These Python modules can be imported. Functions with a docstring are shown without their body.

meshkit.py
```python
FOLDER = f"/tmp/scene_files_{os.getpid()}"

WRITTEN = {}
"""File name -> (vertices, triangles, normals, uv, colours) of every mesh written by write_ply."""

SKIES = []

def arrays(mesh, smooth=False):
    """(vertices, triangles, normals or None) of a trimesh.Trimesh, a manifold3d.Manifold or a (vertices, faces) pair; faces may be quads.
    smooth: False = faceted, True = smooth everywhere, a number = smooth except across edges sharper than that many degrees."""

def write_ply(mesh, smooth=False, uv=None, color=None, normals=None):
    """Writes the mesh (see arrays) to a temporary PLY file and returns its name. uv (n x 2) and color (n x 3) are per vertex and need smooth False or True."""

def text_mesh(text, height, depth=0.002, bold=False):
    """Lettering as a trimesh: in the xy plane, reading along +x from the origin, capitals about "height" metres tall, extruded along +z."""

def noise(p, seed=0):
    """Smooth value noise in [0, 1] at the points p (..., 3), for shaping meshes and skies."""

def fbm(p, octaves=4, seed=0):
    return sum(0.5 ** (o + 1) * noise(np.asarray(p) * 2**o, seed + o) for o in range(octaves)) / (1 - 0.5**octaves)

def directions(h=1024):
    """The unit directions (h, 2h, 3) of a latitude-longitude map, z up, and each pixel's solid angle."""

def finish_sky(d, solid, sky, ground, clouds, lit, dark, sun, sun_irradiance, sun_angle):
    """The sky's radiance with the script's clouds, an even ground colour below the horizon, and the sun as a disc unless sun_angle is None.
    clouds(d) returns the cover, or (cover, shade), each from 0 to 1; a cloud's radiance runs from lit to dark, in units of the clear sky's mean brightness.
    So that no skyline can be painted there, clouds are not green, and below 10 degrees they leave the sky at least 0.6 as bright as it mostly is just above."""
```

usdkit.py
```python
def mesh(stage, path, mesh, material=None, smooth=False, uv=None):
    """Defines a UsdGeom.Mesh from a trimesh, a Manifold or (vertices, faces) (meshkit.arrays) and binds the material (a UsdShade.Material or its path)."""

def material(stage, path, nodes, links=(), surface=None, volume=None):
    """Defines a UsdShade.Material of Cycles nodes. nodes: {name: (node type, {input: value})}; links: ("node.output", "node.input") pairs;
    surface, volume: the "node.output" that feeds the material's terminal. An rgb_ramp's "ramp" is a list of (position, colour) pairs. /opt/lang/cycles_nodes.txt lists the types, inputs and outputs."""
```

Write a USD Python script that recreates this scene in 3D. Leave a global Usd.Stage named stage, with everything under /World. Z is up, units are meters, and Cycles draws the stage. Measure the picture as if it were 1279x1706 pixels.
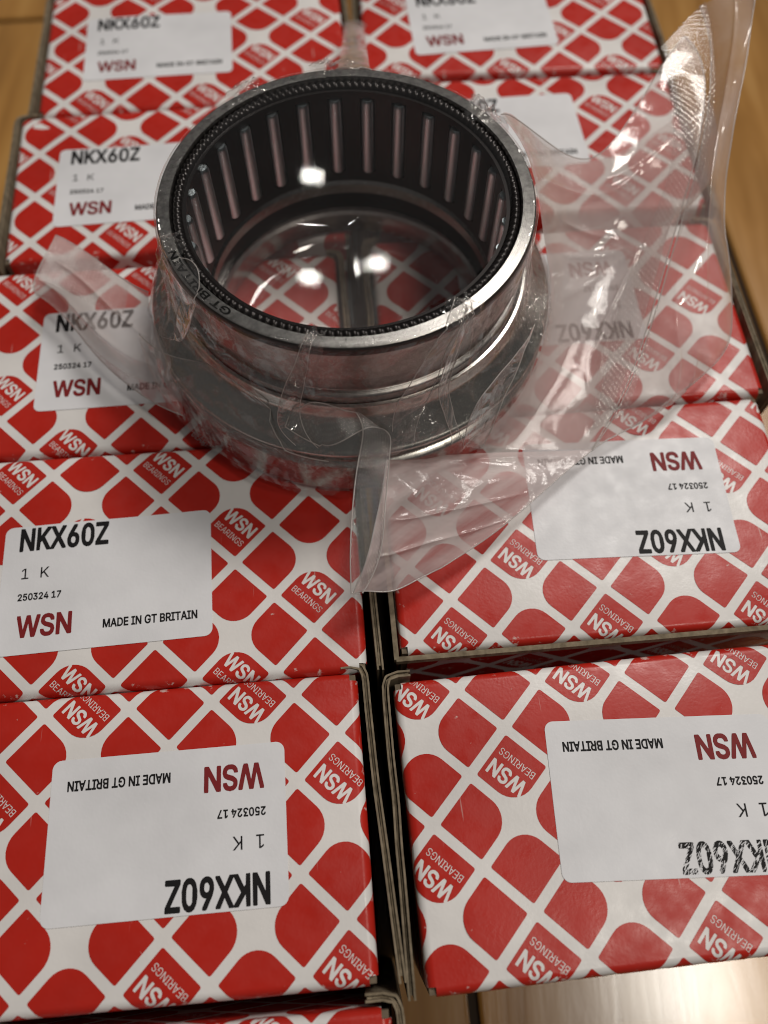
import math
import numpy as np, trimesh, shapely, usdkit, meshkit
from shapely import affinity
from shapely.geometry import Polygon, LineString, box as rect
from shapely.ops import unary_union
from scipy.interpolate import RectBivariateSpline
from pxr import Gf, Sdf, Usd, UsdGeom, UsdLux, UsdShade, Vt
import manifold3d as m3

# ------------------------------------------------------------------ stage, camera, light
stage = Usd.Stage.CreateInMemory()
UsdGeom.SetStageUpAxis(stage, 'Z'); UsdGeom.SetStageMetersPerUnit(stage, 1.0)
UsdGeom.Xform.Define(stage, '/World'); UsdGeom.Scope.Define(stage, '/World/Looks')
MM = 0.001
cam = UsdGeom.Camera.Define(stage, '/World/Camera')
cam.AddTranslateOp().Set(Gf.Vec3d(0.00751, -0.11957, 0.15175))
cam.AddRotateXOp().Set(25.388); cam.AddRotateZOp().Set(0.361)
cam.CreateHorizontalApertureAttr(6.73); cam.CreateFocalLengthAttr(6.73 * 1331.0 / 1279.0)
cam.CreateFStopAttr(2.6); cam.CreateFocusDistanceAttr(0.150)
cam.CreateClippingRangeAttr((0.01, 50.0)); cam.CreateExposureAttr(0.04)

def rect_lamp(name, pos, w, h, inten, col):
    l = UsdLux.RectLight.Define(stage, '/World/' + name)
    z = np.array(pos, float); z /= np.linalg.norm(z)
    x = np.cross([0, 1, 0], z); x /= np.linalg.norm(x); y = np.cross(z, x)
    M = Gf.Matrix4d(*x, 0, *y, 0, *z, 0, *map(float, pos), 1)
    l.AddTransformOp().Set(M)
    l.CreateWidthAttr(w); l.CreateHeightAttr(h); l.CreateIntensityAttr(inten); l.CreateColorAttr(Gf.Vec3f(*col))
    return l
rect_lamp('ceiling_lamp_behind', (-0.12, 0.98, 1.10), 0.032, 0.012, 62.0, (1.0, .97, .9))
rect_lamp('ceiling_panel', (0.53, 0.70, 1.30), 0.46, 0.38, 23.0, (1.0, .945, .88))  # unseen soft source, added for the broad light from behind right
rect_lamp('ceiling_lamp_overhead', (0.60, -0.27, 1.45), 0.22, 0.22, 33.0, (1.0, .935, .83))
dome = UsdLux.DomeLight.Define(stage, '/World/room_light')
dm = usdkit.material(stage, '/World/Looks/room_air', {'b': ('background_shader', {'color': (1.0, .97, .95), 'strength': .075})}, surface='b.background')
UsdShade.MaterialBindingAPI.Apply(dome.GetPrim()).Bind(dm)

# ------------------------------------------------------------------ materials
def mat(name, nodes, links=(), surface='p.BSDF'):
    return usdkit.material(stage, '/World/Looks/' + name, nodes, links, surface=surface)

def plain(name, col, rough=.5, metal=0., **k):
    return mat(name, {'p': ('principled_bsdf', dict(base_color=col, roughness=rough, metallic=metal, **k))})

def card(name, col, rough, spec=.5, worn=False):
    """coated print: faint mottling, scuffs in the gloss, paper-fibre relief"""
    c2 = tuple(min(1, c * 0.86) for c in col)
    nodes = {
        'g': ('texture_coordinate', {}), 'n': ('noise_texture', {'scale': 60.0, 'detail': 5.0}),
        'r': ('rgb_ramp', {'ramp': [(.3, c2), (.62, col)]}),
        'n2': ('noise_texture', {'scale': 260.0, 'detail': 4.0}), 'rr': ('map_range', {'from_min': .3, 'from_max': .7, 'to_min': rough - .07, 'to_max': rough + .12}),
        'n3': ('noise_texture', {'scale': 1500.0, 'detail': 3.0}), 'b': ('bump', {'strength': .10, 'distance': .0003}),
        'p': ('principled_bsdf', {'specular_ior_level': spec})}
    links = [('g.object', 'n.vector'), ('g.object', 'n2.vector'), ('g.object', 'n3.vector'), ('n.fac', 'r.fac'),
         ('n2.fac', 'rr.value'), ('rr.result', 'p.roughness'), ('n3.fac', 'b.height'), ('b.normal', 'p.normal')]
    if worn:   # ink rubbed off along the folds, and a few hairline scuffs
        nodes |= {'s': ('separate_xyz', {}), 'ax': ('math', {'math_type': 'absolute'}), 'ay': ('math', {'math_type': 'absolute'}),
            'mx': ('map_range', {'from_min': .0405, 'from_max': .0428, 'to_min': 0., 'to_max': 1., 'clamp': True}), 'my': ('map_range', {'from_min': .0238, 'from_max': .0258, 'to_min': 0., 'to_max': 1., 'clamp': True}),
            'mm': ('math', {'math_type': 'maximum'}), 'nw': ('noise_texture', {'scale': 420.0, 'detail': 5.0, 'roughness': .65}), 'th': ('math', {'math_type': 'multiply_add', 'value2': .11, 'value3': 0.}),
            'ad': ('math', {'math_type': 'add'}), 'sc': ('mapping', {'scale': (1., .06, 1.), 'rotation': (0, 0, .9)}), 'ns': ('noise_texture', {'scale': 900.0, 'detail': 2.0}),
            'st': ('map_range', {'from_min': .735, 'from_max': .79, 'to_min': 0., 'to_max': .55, 'clamp': True}),
            'wt': ('map_range', {'from_min': .70, 'from_max': .76, 'to_min': 0., 'to_max': .85, 'clamp': True}), 'mw': ('math', {'math_type': 'maximum'}), 'xc': ('mix_color', {'b': (.66, .52, .48)})}
        links += [('g.object', 's.vector'), ('s.x', 'ax.value1'), ('s.y', 'ay.value1'), ('ax.value', 'mx.value'), ('ay.value', 'my.value'), ('mx.result', 'mm.value1'), ('my.result', 'mm.value2'),
            ('mm.value', 'th.value1'), ('g.object', 'nw.vector'), ('nw.fac', 'ad.value1'), ('th.value', 'ad.value2'), ('ad.value', 'wt.value'),
            ('g.object', 'sc.vector'), ('sc.vector', 'ns.vector'), ('ns.fac', 'st.value'), ('wt.result', 'mw.value1'), ('st.result', 'mw.value2'), ('mw.value', 'xc.fac'), ('r.color', 'xc.a'), ('xc.result', 'p.base_color')]
    else: links += [('r.color', 'p.base_color')]
    return mat(name, nodes, links)
M = {}
M['white_card'] = card('white_card', (.80, .775, .76), .36)
M['red_ink'] = card('red_ink', (.50, .021, .012), .33, .35, True)
M['sticker'] = card('sticker_paper', (.79, .79, .82), .42, .35)
M['black_ink'] = plain('black_ink', (.012, .011, .012), .55, specular_ior_level=.15)
M['maroon_ink'] = plain('maroon_ink', (.21, .016, .018), .55, specular_ior_level=.2)

def board(name, a, b_):
    return mat(name, {'g': ('texture_coordinate', {}), 'm': ('mapping', {'scale': (1., 1., .12)}), 'n': ('noise_texture', {'scale': 700.0, 'detail': 5.0}),
        'r': ('rgb_ramp', {'ramp': [(.3, a), (.7, b_)]}), 'b': ('bump', {'strength': .4, 'distance': .0004}),
        'p': ('principled_bsdf', {'roughness': .85})},
        [('g.object', 'm.vector'), ('m.vector', 'n.vector'), ('n.fac', 'r.fac'), ('r.color', 'p.base_color'), ('n.fac', 'b.height'), ('b.normal', 'p.normal')])
M['board'] = board('grey_brown_board', (.13, .10, .062), (.27, .215, .145))
M['board_dark'] = board('inner_board', (.12, .09, .06), (.2, .15, .1))

def wood(name, a, b_, c, seed):
    return mat(name, {'g': ('texture_coordinate', {}), 'm': ('mapping', {'scale': (1., .07, 1.), 'location': (seed, seed * 1.7, 0)}),
        'n': ('noise_texture', {'scale': 90.0, 'detail': 8.0, 'roughness': .62, 'distortion': .6}),
        'm2': ('mapping', {'scale': (1., .25, 1.), 'location': (seed * 2.1, 0, 0)}), 'n2': ('noise_texture', {'scale': 22.0, 'detail': 3.0}),
        'r': ('rgb_ramp', {'ramp': [(.28, a), (.5, b_), (.72, c)]}), 'r2': ('rgb_ramp', {'ramp': [(.3, (.72, .70, .66)), (.7, (1.05, 1.03, 1.0))]}),
        'x': ('mix_color', {'blend_type': 'multiply', 'fac': 1.0}),
        'rr': ('map_range', {'from_min': .3, 'from_max': .7, 'to_min': .16, 'to_max': .32}),
        'bb': ('bump', {'strength': .25, 'distance': .0006}),
        'p': ('principled_bsdf', {'coat_weight': .6, 'coat_roughness': .16})},
        [('g.object', 'm.vector'), ('m.vector', 'n.vector'), ('g.object', 'm2.vector'), ('m2.vector', 'n2.vector'), ('n.fac', 'r.fac'), ('n2.fac', 'r2.fac'),
         ('r.color', 'x.a'), ('r2.color', 'x.b'), ('x.result', 'p.base_color'), ('n.fac', 'rr.value'), ('rr.result', 'p.roughness'), ('n.fac', 'bb.height'), ('bb.normal', 'p.normal')])
M['wood'] = [wood('oak_plank_%s' % n, (.29, .135, .03), (.43, .215, .052), (.53, .295, .085), s) for n, s in (('warm', .3), ('plain', 1.9), ('pale', 4.2))]
M['seam'] = plain('dark_joint', (.03, .018, .01), .9)

def steel(name, col, rough, bump=.25, scale=9000., circ=True):
    """turned steel: fine rings about the axis"""
    return mat(name, {'g': ('texture_coordinate', {}), 's': ('separate_xyz', {}), 'xx': ('math', {'math_type': 'multiply'}), 'yy': ('math', {'math_type': 'multiply'}),
        'a': ('math', {'math_type': 'add'}), 'q': ('math', {'math_type': 'sqrt'}), 'a2': ('math', {'math_type': 'add'}),
        'n': ('noise_texture', {'dimensions': '1D', 'scale': scale, 'detail': 3.0}), 'b': ('bump', {'strength': bump, 'distance': .00006}),
        'n2': ('noise_texture', {'scale': 700.0, 'detail': 4.0}), 'rr': ('map_range', {'from_min': .3, 'from_max': .7, 'to_min': rough - .02, 'to_max': rough + .04}),
        'p': ('principled_bsdf', {'base_color': col, 'metallic': 1.0})},
        [('g.object', 's.vector'), ('s.x', 'xx.value1'), ('s.x', 'xx.value2'), ('s.y', 'yy.value1'), ('s.y', 'yy.value2'), ('xx.value', 'a.value1'), ('yy.value', 'a.value2'),
         ('a.value', 'q.value1'), ('q.value', 'a2.value1'), ('s.z', 'a2.value2'), ('a2.value', 'n.w'), ('n.fac', 'b.height'), ('b.normal', 'p.normal'),
         ('g.object', 'n2.vector'), ('n2.fac', 'rr.value'), ('rr.result', 'p.roughness')])
M['ring_steel'] = steel('turned_steel', (.36, .35, .335), .25, .55)
M['chrome'] = steel('pressed_chrome', (.50, .49, .46), .22, .05)
M['washer'] = steel('ground_steel', (.5, .47, .45), .2, .2)
M['cage'] = plain('dark_cage', (.022, .019, .019), .3, .6)
M['roller'] = plain('roller_steel', (.66, .76, .80), .3, 1.0)
M['engraved'] = plain('etched_mark', (.008, .008, .008), .8, specular_ior_level=.1)

def film(name, veil, gloss=1.5, rough=.07, bumps=.25, bscale=260., crumple=0., cscale=75., streak=None, dots=False, tint=(.97, .965, .96), veilcol=(.86, .82, .81)):
    extra, more = {}, []
    if streak: extra = {'sm0': ('mapping', {'rotation': (0, 0, -streak[0])}), 'sm': ('mapping', {'scale': (streak[1], 1., 1.)})}
    if dots:
        extra = {'dm': ('mapping', {'scale': (dots[0], dots[1], 1.)}), 'dv': ('voronoi_texture', {'dimensions': '2D', 'scale': 1.0, 'randomness': .22}), 'dr': ('map_range', {'from_min': .18, 'from_max': .36, 'to_min': dots[2], 'to_max': 0., 'clamp': True}), 'da': ('math', {'math_type': 'add', 'use_clamp': True}),
                 'db': ('math', {'math_type': 'multiply'})}
        more = [('g.UV', 'dm.vector'), ('dm.vector', 'dv.vector'), ('dv.distance', 'dr.value'), ('dr.result', 'db.value1'), ('n2.fac', 'db.value2'), ('db.value', 'da.value1'), ('v.result', 'da.value2')]
    return mat(name, extra | {'g': ('texture_coordinate', {}), 'n': ('noise_texture', {'scale': bscale, 'detail': 3.0, 'distortion': 1.2}), 'b': ('bump', {'strength': bumps, 'distance': .0012}),
        't': ('transparent_bsdf', {'color': tint}), 'gl': ('glossy_bsdf', {'color': (1, 1, 1), 'roughness': rough}),
        'f': ('fresnel', {}), 'ge': ('geometry', {}), 'io': ('map_range', {'to_min': 1.5, 'to_max': 1 / 1.5}), 'fm': ('math', {'math_type': 'multiply', 'value2': gloss, 'use_clamp': True}),
        'vd': ('noise_texture', {'scale': 45.0, 'detail': 2.0}), 'va': ('vector_math', {'math_type': 'multiply_add', 'vector2': (.03, .03, .03)}), 'vo': ('voronoi_texture', {'scale': cscale, 'feature': 'f1', 'detail': 1.0, 'roughness': .4}), 'vb': ('bump', {'strength': crumple, 'distance': .004}),
        'm1': ('mix_closure', {}), 'd': ('diffuse_bsdf', {'color': veilcol}), 'tr': ('translucent_bsdf', {'color': veilcol}), 'dt': ('mix_closure', {'fac': .4}),
        'n2': ('noise_texture', {'scale': streak[2] if streak else 70.0, 'detail': 5.0}), 'v': ('map_range', {'from_min': .3, 'from_max': .75, 'to_min': veil * .5, 'to_max': veil * 1.5}),
        'm2': ('mix_closure', {})},
        [('g.object', 'n.vector'), ('n.fac', 'b.height'), ('g.object', 'vd.vector'), ('vd.color', 'va.vector1'), ('g.object', 'va.vector3'), ('va.vector', 'vo.vector'), ('vo.distance', 'vb.height'), ('b.normal', 'vb.normal'), ('vb.normal', 'gl.normal'), ('ge.backfacing', 'io.value'), ('io.result', 'f.IOR'), ('f.fac', 'fm.value1'), ('fm.value', 'm1.fac'), ('t.BSDF', 'm1.closure1'), ('gl.BSDF', 'm1.closure2'),
         *([('g.object', 'sm0.vector'), ('sm0.vector', 'sm.vector'), ('sm.vector', 'n2.vector')] if streak else [('g.object', 'n2.vector')]), *more, ('n2.fac', 'v.value'), ('da.value' if dots else 'v.result', 'm2.fac'), ('d.BSDF', 'dt.closure1'), ('tr.BSDF', 'dt.closure2'), ('m1.closure', 'm2.closure1'), ('dt.closure', 'm2.closure2')],
        surface='m2.closure')
M['film'] = film('clear_film', .012, .9, .05, bumps=.05, crumple=.5, cscale=100.)
M['film_pinch'] = film('pinched_film', .035, 2.0, .06, bumps=.15, bscale=500., crumple=.6, cscale=160.)
M['film_top'] = film('stretched_film', .006, 1.2, .03, .0, 120.)
M['film_floor'] = film('lower_film', .15, 1.5, .03, .0, 120., veilcol=(.8, .72, .72))  # pink veilcol here and below paints in red light spilled from the boxes
M['film_milky'] = film('milky_film', .33, 1.4, .09, .03, crumple=.16, cscale=42., veilcol=(.86, .77, .75))  # the film itself is whitish; its pink is painted red spill
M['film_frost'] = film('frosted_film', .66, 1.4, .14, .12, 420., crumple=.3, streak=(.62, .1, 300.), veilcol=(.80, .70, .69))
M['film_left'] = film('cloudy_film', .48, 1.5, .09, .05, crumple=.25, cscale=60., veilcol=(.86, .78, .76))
M['film_skirt'] = film('skirt_film', .06, 1.3, .07, .05, crumple=.6, cscale=80.)
M['film_seal'] = [film('heat_sealed_film_%s' % nm, .06, 1.8, .10, .1, 700., dots=d) for nm, d in (('long', (105., 10., .15)), ('strip', (85., 11., .12)), ('short', (12., 36., .5)))]
M['film_edge'] = mat('film_edge', {'t': ('transparent_bsdf', {'color': (.75, .72, .7)}), 'p': ('principled_bsdf', {'base_color': (.7, .66, .64), 'roughness': .15, 'specular_ior_level': .8}), 'm': ('mix_closure', {'fac': .55})}, [('t.BSDF', 'm.closure1'), ('p.BSDF', 'm.closure2')], 'm.closure')

# ------------------------------------------------------------------ helpers
used = {}
def path_for(name, parent=None):
    base = (parent or '/World') + '/' + name
    n = used.get(base, 0); used[base] = n + 1
    return base if n == 0 else '%s_%03d' % (base, n)

def tag(prim, label=None, cat=None, group=None, kind=None):
    for k, v in (('label', label), ('category', cat), ('group', group), ('kind', kind)):
        if v: prim.SetCustomDataByKey(k, v)
    return prim

def thing(name, loc, rotz, label, cat, group=None, kind=None):
    x = UsdGeom.Xform.Define(stage, path_for(name))
    x.AddTranslateOp().Set(Gf.Vec3d(*[c * MM for c in loc])); x.AddRotateZOp().Set(rotz)
    tag(x.GetPrim(), label, cat, group, kind)
    return str(x.GetPath())

def put(name, v, f, material, parent=None, normals=None, smooth=False, uv=None):
    """one Mesh prim; v in millimetres"""
    p = path_for(name, parent)
    if normals is None:
        m = usdkit.mesh(stage, p, (np.asarray(v, float) * MM, np.asarray(f, int)), material, smooth=smooth)
    else:
        m = usdkit.mesh(stage, p, (np.asarray(v, float) * MM, np.asarray(f, int)), material, uv=uv)
        m.CreateNormalsAttr(Vt.Vec3fArray.FromNumpy(np.asarray(normals, np.float32))); m.SetNormalsInterpolation('vertex')
    return p

def join(parts):
    V, F, n = [], [], 0
    for v, f in parts:
        v = np.asarray(v, float); f = np.asarray(f, int)
        if f.shape[1] == 4: f = np.vstack([f[:, [0, 1, 2]], f[:, [0, 2, 3]]])
        V.append(v); F.append(f + n); n += len(v)
    return np.vstack(V), np.vstack(F)

def polys(g):
    if g.is_empty: return []
    if g.geom_type == 'Polygon': return [g] if g.area > 1e-4 else []
    return [q for h in getattr(g, 'geoms', []) for q in polys(h)]

def tri(poly):
    v, f = trimesh.creation.triangulate_polygon(poly, engine='earcut')
    return np.asarray(v)[:, :2], np.asarray(f)

def extrude(poly, z0, z1):
    t = trimesh.creation.extrude_polygon(poly, z1 - z0, engine='earcut')
    v = np.array(t.vertices); v[:, 2] += z0
    return v, np.array(t.faces)

TXT = {}
def text_poly(s, cap, width=None, bold=False):
    """lettering as one shapely shape, baseline at y=0, starting at x=0, in mm, squeezed to the given width"""
    k = (s, cap, width, bold)
    if k not in TXT:
        t = meshkit.text_mesh(s, cap, 1.0, bold)
        up = t.face_normals[:, 2] > .9
        g = unary_union([Polygon(q) for q in np.array(t.vertices)[np.array(t.faces)[up]][:, :, :2]]).buffer(0)
        x0, _, x1, _ = g.bounds
        g = affinity.translate(g, -x0, 0)
        if width: g = affinity.scale(g, width / (x1 - x0), 1, origin=(0, 0))
        if bold: g = g.buffer(cap * .02)
        TXT[k] = g.simplify(.012 * cap)
    return TXT[k]

def revolve(prof, n=192, closed=True, mod=None):
    prof = np.asarray(prof, float); k = len(prof)
    a = np.linspace(0, 2 * np.pi, n, endpoint=False)
    v = np.stack([np.outer(np.cos(a), prof[:, 0]), np.outer(np.sin(a), prof[:, 0]), np.tile(prof[:, 1], (n, 1))], -1)
    if mod is not None: v = mod(v, a)
    idx = np.arange(n * k).reshape(n, k); nx = np.roll(idx, -1, 0)
    r = range(k if closed else k - 1)
    f = np.concatenate([np.stack([idx[:, i], nx[:, i], nx[:, (i + 1) % k], idx[:, (i + 1) % k]], -1) for i in r])
    return v.reshape(-1, 3), np.vstack([f[:, [0, 1, 2]], f[:, [0, 2, 3]]])

# ------------------------------------------------------------------ setting: the plank floor under the boxes
ZT = -88.0
floor = UsdGeom.Xform.Define(stage, '/World/wooden_floor'); tag(floor.GetPrim(), kind='structure'); floor = '/World/wooden_floor'
floor_ang = math.radians(5.0); ca, sa = math.cos(floor_ang), math.sin(floor_ang)
def fl(x, y, z):   # along-plank frame to world
    return (ca * x - sa * y, sa * x + ca * y, z)
put('joint_bed', [fl(-900, -700, ZT - 2.2), fl(900, -700, ZT - 2.2), fl(900, 1200, ZT - 2.2), fl(-900, 1200, ZT - 2.2)], [[0, 1, 2], [0, 2, 3]], M['seam'], floor)
rng = np.random.default_rng(5)
PW = 134.0; X0 = 18.5      # a long joint passes just right of the front right box
pi_ = 0
for k in range(-5, 6):
    xl, xr = X0 + k * PW, X0 + (k + 1) * PW
    cuts = {0: [-700, 39, 640, 1200], -2: [-700, -180, 262, 900, 1200], 1: [-700, 330, 1200]}.get(k, [-700, float(rng.uniform(-400, -100)), float(rng.uniform(250, 600)), 1200])
    for y0, y1 in zip(cuts[:-1], cuts[1:]):
        g = 1.5
        h = float(rng.uniform(-.15, .15))
        o = [(xl + g, y0 + g), (xr - g, y0 + g), (xr - g, y1 - g), (xl + g, y1 - g)]
        i_ = [(xl + g + .9, y0 + g + .9), (xr - g - .9, y0 + g + .9), (xr - g - .9, y1 - g - .9), (xl + g + .9, y1 - g - .9)]
        v = [fl(x, y, ZT - 2.1) for x, y in o] + [fl(x, y, ZT - .7 + h) for x, y in o] + [fl(x, y, ZT + h) for x, y in i_]
        f = [[8, 9, 10], [8, 10, 11]]
        for b0 in (0, 4):
            for j in range(4):
                a_, b_ = b0 + j, b0 + (j + 1) % 4
                f += [[a_, b_, b_ + 4], [a_, b_ + 4, a_ + 4]]
        put('plank', v, f, M['wood'][(pi_ * 2 + k) % 3], floor); pi_ += 1

# ------------------------------------------------------------------ printed bearing boxes
HX, HY, HB, FR = 43.0, 26.1, 88.0, 1.5
PER = 21.9; CELL = PER / 2; LINE = 1.85

def rounded_cell(cx, cy):
    """a cell in the blob's (u, v) frame; the corner towards the blob (origin) is strongly rounded"""
    h = (CELL - LINE) / 2; sx, sy = -np.sign(cx), -np.sign(cy)
    pts = []
    for qx, qy in ((-1, -1), (1, -1), (1, 1), (-1, 1)):
        big = (qx == sx and qy == sy); r = 4.4 if big else .35
        ox, oy = cx + qx * (h - r), cy + qy * (h - r)
        a0 = math.atan2(qy, qx) - math.pi / 4
        for t in np.linspace(0, math.pi / 2, 9 if big else 3): pts.append((ox + r * math.cos(a0 + t), oy + r * math.sin(a0 + t)))
    return Polygon(pts)
Q = CELL / 2
CELLS = [rounded_cell(sx * Q, sy * Q) for sx in (-1, 1) for sy in (-1, 1)]
def logo():
    w = text_poly('WSN', 2.75, 7.5, True); b_ = text_poly('BEARINGS', 1.33, 7.5)
    return unary_union([affinity.translate(w, -3.75, .15), affinity.translate(b_, -3.75, -2.35)])
# u points down-right, v up-right; the cell under the blob (+u, -v) carries the lettering, whose baseline runs along u
LOGO = affinity.translate(logo(), Q, -Q)
CELL_LOGO = rounded_cell(Q, -Q).difference(LOGO)
def block(with_text):
    g = [rounded_cell(-Q, -Q), rounded_cell(Q, Q), rounded_cell(-Q, Q), CELL_LOGO if with_text else rounded_cell(Q, -Q)]
    return [affinity.rotate(c, -45, origin=(0, 0)) for c in g]
BLOCK_T, BLOCK_P = block(True), block(False)

STRIPS = None
def breaks(h):   # lines at which the sheet is cut so that it can bend round the folds
    a = [h - FR + FR * math.pi / 2 * t for t in (0, .25, .5, .75, 1)]
    flat = list(np.linspace(-(h - FR), h - FR, 11))
    side = list(np.arange(a[-1] + 12, a[-1] + 90, 12))
    pos = a[1:] + side
    return sorted(set(np.round([-p for p in pos] + flat + pos, 5)))
BX, BY = breaks(HX), breaks(HY)
SMAX_X, SMAX_Y = HX - FR + FR * math.pi / 2 + HB - FR - .5, HY - FR + FR * math.pi / 2 + HB - FR - .5

def fold(t, h):
    s, a = np.sign(t), np.abs(t) - (h - FR)
    th = np.clip(a / FR, 0, math.pi / 2)
    pos = np.where(a <= 0, np.abs(t), h - FR + FR * np.sin(th))
    drop = np.where(a <= 0, 0, FR * (1 - np.cos(th)) + np.maximum(a - FR * math.pi / 2, 0))
    return s * pos, drop, np.where(a <= 0, 0, th) * s

def make_map(seed, bulge, amp):
    def F(xy, off):
        x, y = xy[:, 0], xy[:, 1]
        px, dx, ax = fold(x, HX); py, dy, ay = fold(y, HY)
        # unevenness of the card, along its own normal, fading at the folds
        fx = np.clip((HX - np.abs(x)) / 8, 0, 1); fy = np.clip((HY - np.abs(y)) / 8, 0, 1)
        w = bulge * np.minimum(fx, 1) * np.minimum(fy, 1) * (1 - (x / HX) ** 2 * .6) + amp * (meshkit.noise(np.stack([x / 17., y / 17., np.full_like(x, seed)], -1), seed) - .5) * np.where((np.abs(x) < HX) & (np.abs(y) < HY), np.minimum(fx, fy) * .8 + .2, .7)
        ang = ax + 0
        n = np.stack([np.sin(ax), np.sin(ay), np.cos(ax) * np.cos(ay)], -1)
        n /= np.linalg.norm(n, axis=1, keepdims=True)
        return np.stack([px, py, HB - dx - dy], -1) + n * (off + w)[:, None]
    def G(xy, off):
        xy = np.asarray(xy, float); off = np.full(len(xy), float(off))
        e = .2
        p = F(xy, off)
        du = F(xy + [e, 0], off) - F(xy - [e, 0], off); dv = F(xy + [0, e], off) - F(xy - [0, e], off)
        n = np.cross(du, dv); n /= np.maximum(np.linalg.norm(n, axis=1, keepdims=True), 1e-12)
        return p, n
    return G

CROSS = unary_union([rect(-SMAX_X, -HY + FR, SMAX_X, HY - FR), rect(-HX + FR, -SMAX_Y, HX - FR, SMAX_Y)])
GRID = [rect(x0, y0, x1, y1) for x0, x1 in zip(BX[:-1], BX[1:]) for y0, y1 in zip(BY[:-1], BY[1:])]
BASE = [q for g in GRID for q in polys(g.intersection(CROSS))]
GX, GY = np.array(BX), np.array(BY)

def chop(poly):
    """cut a printed shape at the sheet's own lines"""
    x0, y0, x1, y1 = poly.bounds
    xs = [x for x in BX if x0 < x < x1]; ys = [y for y in BY if y0 < y < y1]
    out = [poly]
    for x in xs:
        out = [q for p in out for h in (rect(-999, -999, x, 999), rect(x, -999, 999, 999)) for q in polys(p.intersection(h))] if True else out
    for y in ys:
        out = [q for p in out for h in (rect(-999, -999, 999, y), rect(-999, y, 999, 999)) for q in polys(p.intersection(h))]
    return out

def laid(shapes, G, off):
    V, F, N, n = [], [], [], 0
    for s in shapes:
        v, f = tri(s)
        p, nn = G(v, off); V.append(p); N.append(nn)
        a = p[f]; c = np.cross(a[:, 1] - a[:, 0], a[:, 2] - a[:, 0])
        flip = (c * nn[f[:, 0]]).sum(1) < 0
        f = f.copy(); f[flip] = f[flip][:, ::-1]
        F.append(f + n); n += len(v)
    return np.vstack(V), np.vstack(F), np.vstack(N)

def label_art(date, worn=False):
    K, R = [], []
    def t(lst, s, x, y, cap, w, bold=False): lst.append(affinity.translate(text_poly(s, cap, w, bold), x, y))
    t(K, 'NKX60Z', -17.8, 8.2, 4.75, 17.8, True); t(K, '1', -17., 1.95, 2.25, None); t(K, 'K', -13.2, 1.95, 2.25, None)
    t(K, date, -17.35, -2.6, 1.35, 8.5, True); t(K, 'MADE IN GT BRITAIN', -.35, -9.8, 1.65, 18.4, True); t(R, 'WSN', -17.1, -10.1, 4.15, 10.6, True)
    if worn:   # a tired print head: the big characters are scratched with fine white streaks
        r = np.random.default_rng(3); cuts = []
        for _ in range(420):
            x, y, a = r.uniform(-18.3, .5), r.uniform(8, 13.2), r.uniform(.5, 1.4); L = r.uniform(.3, 1.3)
            cuts.append(LineString([(x, y), (x + L * math.cos(a), y + L * math.sin(a))]).buffer(r.uniform(.025, .07), quad_segs=1))
        K[0] = K[0].difference(unary_union(cuts))
    return K, R

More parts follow.
